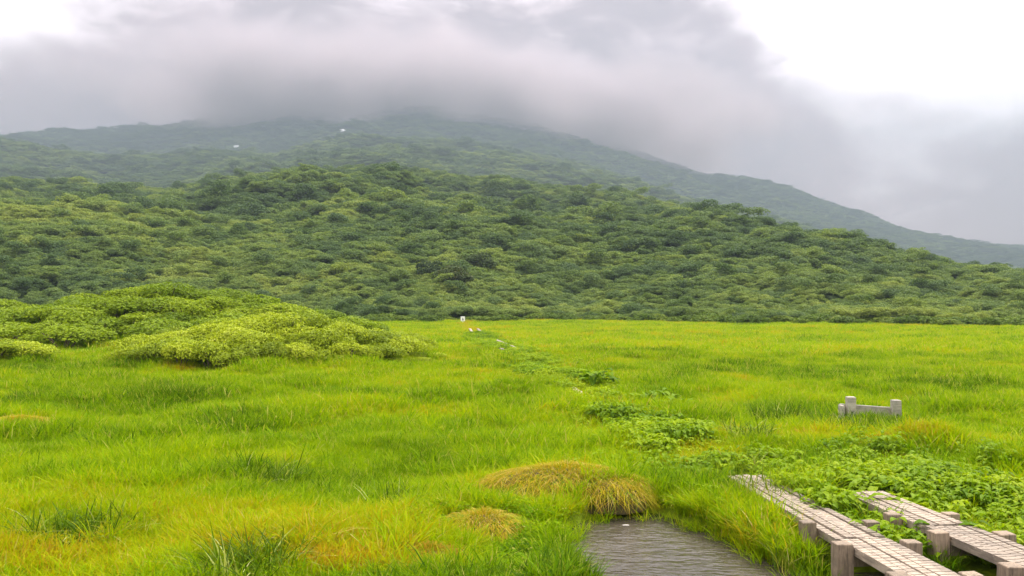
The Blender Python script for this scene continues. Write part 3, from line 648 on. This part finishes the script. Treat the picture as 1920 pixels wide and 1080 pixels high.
# ---------------------------------------------------------------- grass hummocks, clumps and leafy plants as single things
def fixed_grass_mat(name, stops):
    m, t = new_mat(name); br = attr(t, 'br').outputs['Fac']; leaf_shader(t, ramp(t, br, stops), 0.4, 0.55, 0.06); return m
M_tus = {'gold': fixed_grass_mat('golden sedge', [(0, (0.13, 0.23, 0.003)), (0.18, (0.26, 0.29, 0.004)), (0.4, (0.38, 0.31, 0.006)), (0.8, (0.42, 0.29, 0.02)), (1, (0.50, 0.40, 0.13))]),
         'rust': fixed_grass_mat('rusty sedge', [(0, (0.14, 0.22, 0.004)), (0.35, (0.26, 0.24, 0.006)), (0.6, (0.36, 0.20, 0.012)), (1, (0.38, 0.22, 0.03))]),
         'green': fixed_grass_mat('green sedge', [(0, (0.05, 0.10, 0.006)), (0.5, (0.11, 0.18, 0.008)), (0.9, (0.19, 0.22, 0.012)), (1, (0.33, 0.28, 0.1))]),
         'dark': fixed_grass_mat('dark sedge', [(0, (0.035, 0.075, 0.003)), (0.6, (0.08, 0.15, 0.004)), (0.88, (0.15, 0.22, 0.01)), (1, (0.40, 0.42, 0.14))])}
M_peat = simple('peat', (0.07, 0.055, 0.02), 0.95, 0.3, 9, 0.6)
def hummock(cx, cy_, rx, ry, h, key, label, seed):
    rg = np.random.default_rng(seed); zb = float(H(cx, cy_)) - h
    t = thing('grass_hummock', (cx, cy_, zb), label, 'grass hummock', 'grass hummocks in the marsh')
    V = []; F = []; nr_, na = 6, 24
    for i in range(nr_ + 1):
        k = i / nr_
        for j in range(na):
            a_ = 2 * math.pi * j / na; w_ = 0.93 + 0.07 * math.sin(3 * a_ + seed) + 0.06 * math.sin(7 * a_ + 2 * seed)
            rr = math.sin(k * math.pi / 2) ** 0.8 * 0.86 * w_; V.append((rx * rr * math.cos(a_), ry * rr * math.sin(a_), h * 0.98 * math.cos(k * math.pi / 2) ** 0.7 - 0.16 * k + 0.03))
    for i in range(nr_):
        for j in range(na): F.append((i * na + j, (i + 1) * na + j, (i + 1) * na + (j + 1) % na, i * na + (j + 1) % na))
    obj('mound', mesh_from('mound', V, F, M_peat, True), t)
    V = []; F = []; br = []
    n = int(2600 * rx * ry / 0.6) + 900
    for i in range(n):
        a_ = rg.uniform(0, 6.283); k = math.sqrt(rg.uniform()) * 0.98; w_ = 0.97 + 0.07 * math.sin(3 * a_ + seed) + 0.06 * math.sin(7 * a_ + 2 * seed)
        kk = math.asin(min(1, k)) * 2 / math.pi; px_, py_ = rx * 0.86 * w_ * k * math.cos(a_), ry * 0.86 * w_ * k * math.sin(a_)
        pz = h * 0.98 * math.cos(kk * math.pi / 2) ** 0.7 - 0.16 * kk + 0.02
        da = a_ + rg.normal(0, 0.95); dx, dy = math.cos(da), math.sin(da); L_ = rg.uniform(0.16, 0.36) + 0.10 * k; out = 0.25 + 0.75 * k; w2 = 0.0085 * rg.uniform(0.6, 1.3)
        tw = da + math.pi / 2 + rg.normal(0, .5); sx, sy = math.cos(tw) * w2 / 2, math.sin(tw) * w2 / 2; s = len(V); rb = rg.uniform()
        for m_, tq in enumerate((0, .4, .75, 1)):
            o_ = L_ * out * (0.45 * tq + 0.45 * tq * tq); z = pz + L_ * (0.75 * tq - (0.35 + 0.75 * k) * tq * tq); c_ = (1, .9, .6)[m_] if m_ < 3 else 0
            if m_ < 3: V += [(px_ + dx * o_ - sx * c_, py_ + dy * o_ - sy * c_, z), (px_ + dx * o_ + sx * c_, py_ + dy * o_ + sy * c_, z)]; br += [rb, rb]
            else: V.append((px_ + dx * o_, py_ + dy * o_, z)); br.append(rb)
        F += [(s, s + 1, s + 3, s + 2), (s + 2, s + 3, s + 5, s + 4), (s + 4, s + 5, s + 6)]
    me = mesh_from('grass_blades', V, F, M_tus[key]); set_attr(me, 'br', br); obj('grass_blades', me, t, kind='stuff')
for i, (cx, cy_, rx, ry, h, tt, lb) in enumerate(TUS):
    hummock(cx, cy_, rx, ry, h, 'rust' if tt > 0.88 else 'gold' if tt > 0.66 else 'green', lb, 400 + i)
def clump(px, py, n, r_, h0, h1, key, label, seed, w=0.016, curl=0.7):
    x, y = G(px, py); me = blade_mesh('grass_clump', n, r_, h0, h1, w, 0.22, curl, seed, M_tus[key], 0.75, 0.55)
    o = obj('grass_clump', me); o.location = (x, y, float(H(x, y)) - 0.02); tag(o, label, 'grass clump', 'tall sedge clumps in the meadow')
clump(500, 915, 230, 0.45, 0.35, 0.65, 'dark', 'dark clump of arching broad sedge left of centre, pale bent leaves on top', 500)
clump(735, 950, 130, 0.36, 0.3, 0.58, 'dark', 'small dark sedge clump with pale bent blades, left of the golden hummock', 501)
clump(470, 1085, 240, 0.45, 0.35, 0.68, 'dark', 'tall dark green sedge clump at the bottom edge', 502)
clump(150, 1010, 330, 0.58, 0.28, 0.52, 'dark', 'dark green sedge patch near the bottom left corner', 503)
clump(1455, 790, 230, 0.55, 0.35, 0.75, 'dark', 'dark upright sedge clump left of the wooden barrier', 504, 0.02, 0.3)
clump(1625, 812, 620, 1.25, 0.35, 0.72, 'dark', 'wide dark sedge clump in front of the wooden barrier', 505, 0.02, 0.35)
clump(1400, 840, 170, 0.45, 0.28, 0.55, 'dark', 'dark leafy sedge clump beside the path above the boardwalk', 506, 0.02)
clump(1330, 885, 80, 0.3, 0.3, 0.5, 'dark', 'sedge clump with dark gap beside the bank of the pond', 507, 0.016)
clump(1745, 760, 70, 0.35, 0.4, 0.75, 'dark', 'thin dark reeds standing right of the wooden barrier', 508, 0.018, 0.2)
clump(580, 1045, 60, 0.35, 0.3, 0.6, 'gold', 'pale hooked grass stalks near the bottom edge', 509, 0.012, 0.9)
clump(1450, 1005, 260, 0.42, 0.25, 0.5, 'gold', 'yellow grass spit between the pond and the left boardwalk', 510, 0.012, 0.5)
clump(1500, 1045, 150, 0.30, 0.2, 0.42, 'green', 'thin grass standing in water beside the left boardwalk', 511, 0.011, 0.4)
clump(1374, 899, 260, 0.40, 0.4, 0.72, 'green', 'green grass tuft closing over the far end of the left boardwalk', 512, 0.013, 0.5)
clump(1425, 950, 260, 0.45, 0.3, 0.6, 'green', 'green grass tuft leaning on the left side of the left boardwalk', 513, 0.012, 0.5)
pm = [broad_mesh('leafy_plant', 30, 0.17, 0.19, 0.11, 520 + i, M_broad_o) for i in range(3)]
for i, (px, py, z_, sc, lb) in enumerate([(1775, 1035, 0, 1.15, 'bright leafy plant between the two boardwalks, left of a smaller one'), (1845, 1045, 0, 0.9, 'small leafy plant between the boardwalks next to the right posts'),
                                  (1690, 965, .1, 1.2, 'leafy plant growing over the right boardwalk joint'), (1625, 935, .1, 1.1, 'leafy plant covering the far end of the right boardwalk'),
                                  (1120, 732, 0, 2.2, 'dark leafy plant by the pale boards halfway along the path'), (1225, 760, 0, 1.9, 'spiky leafy plant right of the pale boards on the path'), (1270, 780, 0, 1.7, 'leafy plant at the near end of the path bushes')]):
    x, y = G(px, py, z_); o = obj('leafy_plant', pm[i % 3]); o.location = (x, y, max(float(H(x, y)), WATER_Z) + 0.01); o.scale = (sc,) * 3; o.rotation_euler = (0, 0, i * 1.3); tag(o, lb, 'plant', 'single leafy plants by the path')

# ---------------------------------------------------------------- shrubs as single things
def stems_mesh(name, seed, mat, n=5, h=0.7):
    rg = random.Random(seed); V = []; F = []
    for i in range(n):
        a_ = 6.283 * i / n + rg.uniform(-.4, .4); d_ = rg.uniform(.25, .55); s = len(V)
        for k, (t_, r_) in enumerate(((0, .035), (.5, .026), (1, .012))):
            for j in range(4):
                b_ = j * 1.571; V.append((math.cos(a_) * (0.08 + d_ * t_) + r_ * math.cos(b_), math.sin(a_) * (0.08 + d_ * t_) + r_ * math.sin(b_), h * t_ - .08))
        for k in range(2):
            for j in range(4): F.append((s + 4 * k + j, s + 4 * k + (j + 1) % 4, s + 4 * k + 4 + (j + 1) % 4, s + 4 * k + 4 + j))
    return mesh_from(name, V, F, mat)
def shrub_lobes(seed):
    rg = np.random.default_rng(seed); L = [(0, 0, 0.42, 0.75, 0.75, 0.42)]
    for i in range(9):
        a_ = rg.uniform(0, 6.283); d_ = rg.uniform(0.3, 0.95); r_ = rg.uniform(0.25, 0.42); L.append((d_ * math.cos(a_), d_ * math.sin(a_), 0.25 + rg.uniform(0, 0.45) * (1.1 - d_ * .6), r_, r_, r_ * 0.7))
    return L
fol = [leaf_cloud('foliage', shrub_lobes(600 + i), 2800, 0.10, M_shrub, 610 + i, 0.5, 0.5, 0.2) for i in range(5)]
folr = [leaf_cloud('foliage', shrub_lobes(605 + i), 2200, 0.105, M_rise, 615 + i, 0.5, 0.5, 0.2) for i in range(4)]
stm = [stems_mesh('stems', 620 + i, M_bark) for i in range(3)]
def shrub_thing(x, y, s, sz, label, group, k, rz, i, fl=None):
    t = thing('shrub', (x, y, float(H(x, y)) - 0.05), label, 'shrub', group, rz); t.scale = (s, s, sz)
    fl = fl or fol; obj('foliage', fl[k % len(fl)], t); obj('stems', stm[k % 3], t)
def poisson(n, cx, cy_, rx, ry, ang, mind, seed, tries=6000):
    rg = random.Random(seed); out = []
    for _ in range(tries):
        a_ = rg.uniform(0, 6.283); k = math.sqrt(rg.random()); u, v = rx * k * math.cos(a_), ry * k * math.sin(a_)
        x = cx + u * math.cos(ang) - v * math.sin(ang); y = cy_ + u * math.sin(ang) + v * math.cos(ang)
        if all((x - p) ** 2 + (y - q) ** 2 > mind ** 2 for p, q in out): out.append((x, y))
        if len(out) >= n: break
    return out
rr = random.Random(5)
i = 0
for x, y in poisson(96, -10.9, 41.0, 6.3, 5.9, 0.1, 0.86, 71):
    e_ = float(ell(x, y, -11, 41.2, 7.2, 5.9, .1)); s = rr.uniform(0.95, 1.35) * (1.12 - 0.35 * e_); i += 1
    shrub_thing(x, y, s, s * rr.uniform(0.8, 1.25), ('low yellow green shrub at the front foot of the near bushy mound' if y < 38.5 else 'yellow green shrub on the left end of the near bushy mound' if x < -14.5 else 'yellow green shrub on the right shoulder of the near bushy mound' if x > -8 else 'yellow green shrub on top of the near bushy mound'), 'shrubs of the near bushy mound', i, rr.uniform(0, 6.28), i)
for x, y in poisson(13, -5.0, 39.5, 1.9, 1.8, 0.0, 0.9, 75):
    s = rr.uniform(0.4, 0.65); i += 1
    shrub_thing(x, y, s, s * 0.7, 'very low shrub of the tail that runs from the near bushy mound to the right', 'shrubs of the near bushy mound', i, rr.uniform(0, 6.28), i)
for x, y in poisson(84, -24.5, 63.5, 14.5, 12.0, -0.12, 1.8, 72):
    s = rr.uniform(1.7, 2.6); i += 1
    shrub_thing(x, y, s, s * rr.uniform(0.6, 0.85), ('green shrub on the left half of the higher bushy rise' if x < -26 else 'green shrub on the right half of the higher bushy rise'), 'shrubs of the higher bushy rise', i, rr.uniform(0, 6.28), i, folr)
for x, y in poisson(24, -42.0, 72.0, 11.0, 8.0, 0.0, 2.2, 73):
    s = rr.uniform(1.6, 2.3); i += 1
    shrub_thing(x, y, s, s * rr.uniform(0.6, 0.85), 'dull green shrub at the far left, beyond the higher bushy rise', 'shrubs of the higher bushy rise', i, rr.uniform(0, 6.28), i, folr)
for x, y in poisson(9, -23.6, 39.6, 2.6, 1.8, 0.0, 1.0, 74):
    s = rr.uniform(0.9, 1.25); i += 1
    shrub_thing(x, y, s, s * 0.8, 'shrub of the small thicket cut by the left edge of the picture', 'shrubs at the left edge', i, rr.uniform(0, 6.28), i)
# row of bushes where the meadow meets the slope
efol = [leaf_cloud('edge_shrub', shrub_lobes(640 + i), 800, 0.21, M_edge, 650 + i, 0.5, 0.55, 0.2) for i in range(4)]
for k in range(150):
    px = -60 + 2040 * (k + rr.uniform(-.5, .5)) / 150; y = float(col_of(EDGE, px) + edge_wob(px)) + rr.uniform(-7.0, 9.0); x = (px - 960) / FPX * y
    if abs(px - 868) < 22 and y < 147: y = 150 + rr.uniform(0, 6)
    s = rr.uniform(1.3, 2.3); o = obj('edge_shrub', efol[k % 4]); o.location = (x, y, max(float(hill_z(x, y)), -0.1)); o.scale = (s * 1.15, s, s * rr.uniform(.65, 1.0)); o.rotation_euler = (0, 0, rr.uniform(0, 6.28))
    tag(o, ('dull green bush at the foot of the slope right of the white sign' if px > 868 else 'dull green bush at the foot of the slope left of the white sign' if px > 690 else 'dull green bush at the foot of the slope, behind the bushy rise'), 'shrub', 'bushes along the foot of the slope')

# ---------------------------------------------------------------- trees that stand out, forest mass
tfol = [leaf_cloud('crown', crown_lobes(700 + i, 9, 0.7, 0.5, 0.75), 1500, 0.15, M_dark, 710 + i, 0.35, 0.6, 0.3) for i in range(3)]
trk = stems_mesh('trunk', 720, M_bark, 4, 0.8)
for k, (px, y, s, lb) in enumerate([(850, 205, 5.2, 'broad dark tree added for a lens-drop blur above the white sign, right of a smaller dark one'), (800, 215, 3.8, 'smaller dark tree added left of the broad one above the white sign'),  # both dark trees are added to stand in for a lens-drop blur
                                    (905, 225, 4.6, 'reddish brown tinged tree right of the broad dark one above the sign'), (1080, 590, 7.5, 'dark round treetop on the middle crest of the front hill'),
                                    (1425, 520, 7.0, 'dark treetop on the right shoulder of the front hill'), (725, 600, 6.5, 'treetop standing above the crest of the front hill near its highest point'),
                                    (1510, 560, 5.5, 'pointed dark treetop on the skyline right of the shoulder'), (420, 600, 6.0, 'treetop on the left part of the front hill crest')]):
    x = (px - 960) / FPX * y; t = thing('tree', (x, y, float(hill_z(x, y)) - 0.2), lb, 'tree', 'single trees that stand out of the forest', k * 1.1); t.scale = (s, s, s)
    obj('crown', tfol[k % 3], t); obj('trunk', trk, t)
SRC_crown = source_set('crown_source', [leaf_cloud('forest_crown', crown_lobes(730 + i, 7, 0.7), 950, 0.135, M_forest, 740 + i, 0.5, 0.6, 0.2) for i in range(6)])
SNOW = []
def find_surface(px, py, fz, y0, y1, canopy):
    for y in np.linspace(y0, y1, 900):
        x = (px - 960) / FPX * y; z = float(fz(np.array([x]), np.array([y]))[0]) + canopy
        if HOR - (z - CAM_H) / y * FPX <= py: return x, y, z - canopy
    return x, y, z - canopy
for px, py, w_, lb in ((441, 271, 9, 'small bright snow patch low on the mountain, the left one'), (641, 241, 13, 'snow patch just under the cloud near the ridge top')):
    sx2, sy2, sz2 = find_surface(px, py + 2, mount_z, 2250, 3600, 2.0); SNOW.append((sx2, sy2)); ww = w_ / FPX * sy2
    rg = random.Random(px); V = [(0, 0, 3.5)]; F = []
    for j in range(14):
        a_ = 6.283 * j / 14; q = rg.uniform(.7, 1.15); V.append((ww / 2 * q * math.cos(a_), ww * 0.6 * q * math.sin(a_), 3.0 + 0.22 * ww * q * math.sin(a_)))
    for j in range(14): V.append((V[j + 1][0] * 1.1, V[j + 1][1] * 1.1, V[j + 1][2] - 6))
    F = [(0, j + 1, (j + 1) % 14 + 1) for j in range(14)] + [(j + 1, j + 15, (j + 1) % 14 + 15, (j + 1) % 14 + 1) for j in range(14)]
    o = obj('snow_patch', mesh_from('snow_patch', V, F, M_snow)); o.location = (sx2, sy2, sz2); tag(o, lb, 'snow patch', 'old snow patches on the mountain')
def domes(x, y, cell, seed):
    """rounded treetops on a jittered grid: height 0..1 and a number of its own for each tree"""
    gx = np.floor(x / cell); gy = np.floor(y / cell); best = np.zeros(len(x)); own = np.zeros(len(x))
    for i_ in (-1, 0, 1):
        for j_ in (-1, 0, 1):
            cx = gx + i_; cy_ = gy + j_
            ox = (cx + 0.1 + 0.8 * _hash(cx, cy_, seed)) * cell; oy = (cy_ + 0.1 + 0.8 * _hash(cx, cy_, seed + 1)) * cell
            rr_ = cell * (0.5 + 0.45 * _hash(cx, cy_, seed + 2)); hh_ = 0.35 + 0.75 * _hash(cx, cy_, seed + 3)
            q = np.sqrt(np.clip(1 - ((x - ox) ** 2 + (y - oy) ** 2) / rr_ ** 2, 0, None)) * hh_
            up = q > best; best = np.where(up, q, best); own = np.where(up, _hash(cx, cy_, seed + 4), own)
    return best, own
def forest(n, y0, y1, fz, seed, s0, s1, lo=-150, hi=2080, maxy=None, cell=9.0, lift=4.0):
    rg = np.random.default_rng(seed); y = np.sqrt(rg.uniform(y0 ** 2, y1 ** 2, n)); px = rg.uniform(lo, hi, n); x = (px - 960) / FPX * y
    ok = np.ones(n, bool)
    if maxy is not None: ok &= y > maxy(px)
    for sx2, sy2 in SNOW: ok &= ~((np.hypot(x - sx2, y - sy2) < 24) | ((np.abs(x - sx2 * y / sy2) < 14) & (y < sy2) & (y > sy2 - 75)))
    x, y = x[ok], y[ok]; n = len(x)
    big = fbm(x / (s1 * 5), y / (s1 * 5), 3, seed + 3)
    sc = (s0 + (s1 - s0) * rg.uniform(size=n) ** 1.6) * (0.65 + 0.7 * big)
    dm, own = domes(x, y, cell, seed + 9); dm2, own2 = domes(x, y, cell * 2.7, seed + 29)
    reg = fbm(x / (cell * 14), y / (cell * 14), 3, seed + 41); mixk = 0.25 + 1.5 * sstep(0.3, 0.7, reg)
    up = lift * dm * mixk + lift * 1.1 * dm2; emer = rg.uniform(size=n) < 0.012
    sc = np.where(emer, sc * 1.7, sc * (0.8 + 0.4 * reg)); up = up + emer * lift * 0.7
    tint = 0.44 + 0.8 * (fbm(x / (s1 * 12), y / (s1 * 12), 3, seed + 5) - 0.5) + 0.6 * (own - 0.5) + 0.3 * (own2 - 0.5) + rg.normal(0, 0.10, n) - 0.22 * emer + 0.35 * (0.5 - reg)
    return x, y, fz(x, y) + up - lift * 0.5, sc, tint
E1 = lambda px: col_of(EDGE, px) + 3 + edge_wob(px) * (np.abs(px - 868) > 25)
x1, y1, z1, s1_, t1_ = forest(26000, 118, 330, hill_z, 801, 1.2, 2.3, maxy=E1, cell=6.5, lift=2.2)
near_l = np.exp(-((y1 - 290) / 80) ** 2) * (bear(x1, y1) < 380)
t1_ = t1_ + 0.30 * near_l - 0.03  # sunlit brightness of the left spur put into the leaf tint
s1_ = s1_ * (0.75 + 0.5 * sstep(150, 260, y1)); s1_ = np.minimum(s1_, 1.0 + (y1 - 110) * 0.015)
scatter('forest', x1, y1, z1 - 0.1, s1_ * 1.2, t1_, SRC_crown, 6, 11, zs=s1_ * 1.15, tilt=0.15)
x1, y1, z1, s1_, t1_ = forest(40000, 320, 690, hill_z, 802, 2.0, 3.8, cell=9.5, lift=3.4)
scatter('forest', x1, y1, z1 - 0.2, s1_ * 1.15, t1_, SRC_crown, 6, 12, zs=s1_ * 1.15, tilt=0.15)
x1, y1, z1, s1_, t1_ = forest(38000, 1200, 2030, ridge_z, 803, 4.6, 8.5, cell=21.0, lift=6)
scatter('forest', x1, y1, z1 - 0.3, s1_ * 1.4, t1_ - 0.14, SRC_crown, 6, 13, zs=s1_ * 0.8, tilt=0.15)
x1, y1, z1, s1_, t1_ = forest(36000, 2200, 3640, mount_z, 804, 6.0, 12, cell=36.0, lift=7.0)
scatter('forest', x1, y1, z1 - 0.4, s1_ * 1.6, t1_ - 0.22, SRC_crown, 6, 14, zs=s1_ * 0.6, tilt=0.15)

# ---------------------------------------------------------------- haze over the whole place, cloud mist lying on the summit
def box_vol(name, x0, x1_, y0, y1_, z0, z1_, mat):
    V = [(x, y, z) for z in (z0, z1_) for x, y in ((x0, y0), (x1_, y0), (x1_, y1_), (x0, y1_))]
    F = [(3, 2, 1, 0), (4, 5, 6, 7), (0, 1, 5, 4), (1, 2, 6, 5), (2, 3, 7, 6), (3, 0, 4, 7)]
    return obj(name, mesh_from(name, V, F, mat), kind='stuff')
m, t = new_mat('haze air'); v = t.nodes.new('ShaderNodeVolumePrincipled'); v.inputs['Color'].default_value = (0.205, 0.248, 0.295, 1)
v.inputs['Density'].default_value = 0.0004; v.inputs['Anisotropy'].default_value = 0.3
o = t.nodes.new('ShaderNodeOutputMaterial'); t.links.new(v.outputs[0], o.inputs['Volume'])
box_vol('haze', -5400, 5400, -5400, 5400, -4, 1080, m)
m, t = new_mat('cloud mist'); tc = t.nodes.new('ShaderNodeTexCoord'); sp = t.nodes.new('ShaderNodeSeparateXYZ')
t.links.new(tc.outputs['Object'], sp.inputs[0])
nz = noise(t, tc.outputs['Object'], 0.0035, 3, 0.55)
# a lens of cloud that lies on the summit, ragged by noise, thinning to nothing at its rim
def axis(k, c, rad_): 
    q = mth(t, 'DIVIDE', mth(t, 'SUBTRACT', sp.outputs[k], c), rad_); return mth(t, 'MULTIPLY', q, q)
zq = mth(t, 'DIVIDE', mth(t, 'SUBTRACT', mth(t, 'ADD', sp.outputs[2], mth(t, 'MULTIPLY', sp.outputs[0], 0.085)), 738.0), 255.0); zz = mth(t, 'MULTIPLY', zq, zq)
rr2 = mth(t, 'SQRT', mth(t, 'ADD', mth(t, 'ADD', axis(0, -300.0, 1550.0), axis(1, 3400.0, 850.0)), zz))
hh = mth(t, 'ADD', mth(t, 'SUBTRACT', 0.95, rr2), mth(t, 'MULTIPLY', mth(t, 'SUBTRACT', nz, 0.5), 1.1))
mr = t.nodes.new('ShaderNodeMapRange'); mr.interpolation_type = 'SMOOTHSTEP'; mr.inputs[1].default_value = 0.0; mr.inputs[2].default_value = 0.9; mr.inputs[4].default_value = 0.016
t.links.new(hh, mr.inputs[0])
v = t.nodes.new('ShaderNodeVolumePrincipled'); v.inputs['Color'].default_value = (0.76, 0.665, 0.69, 1); v.inputs['Anisotropy'].default_value = 0.0
t.links.new(mr.outputs[0], v.inputs['Density'])
o = t.nodes.new('ShaderNodeOutputMaterial'); t.links.new(v.outputs[0], o.inputs['Volume'])
box_vol('mist', -2150, 1400, 2450, 4300, 340, 1075, m)
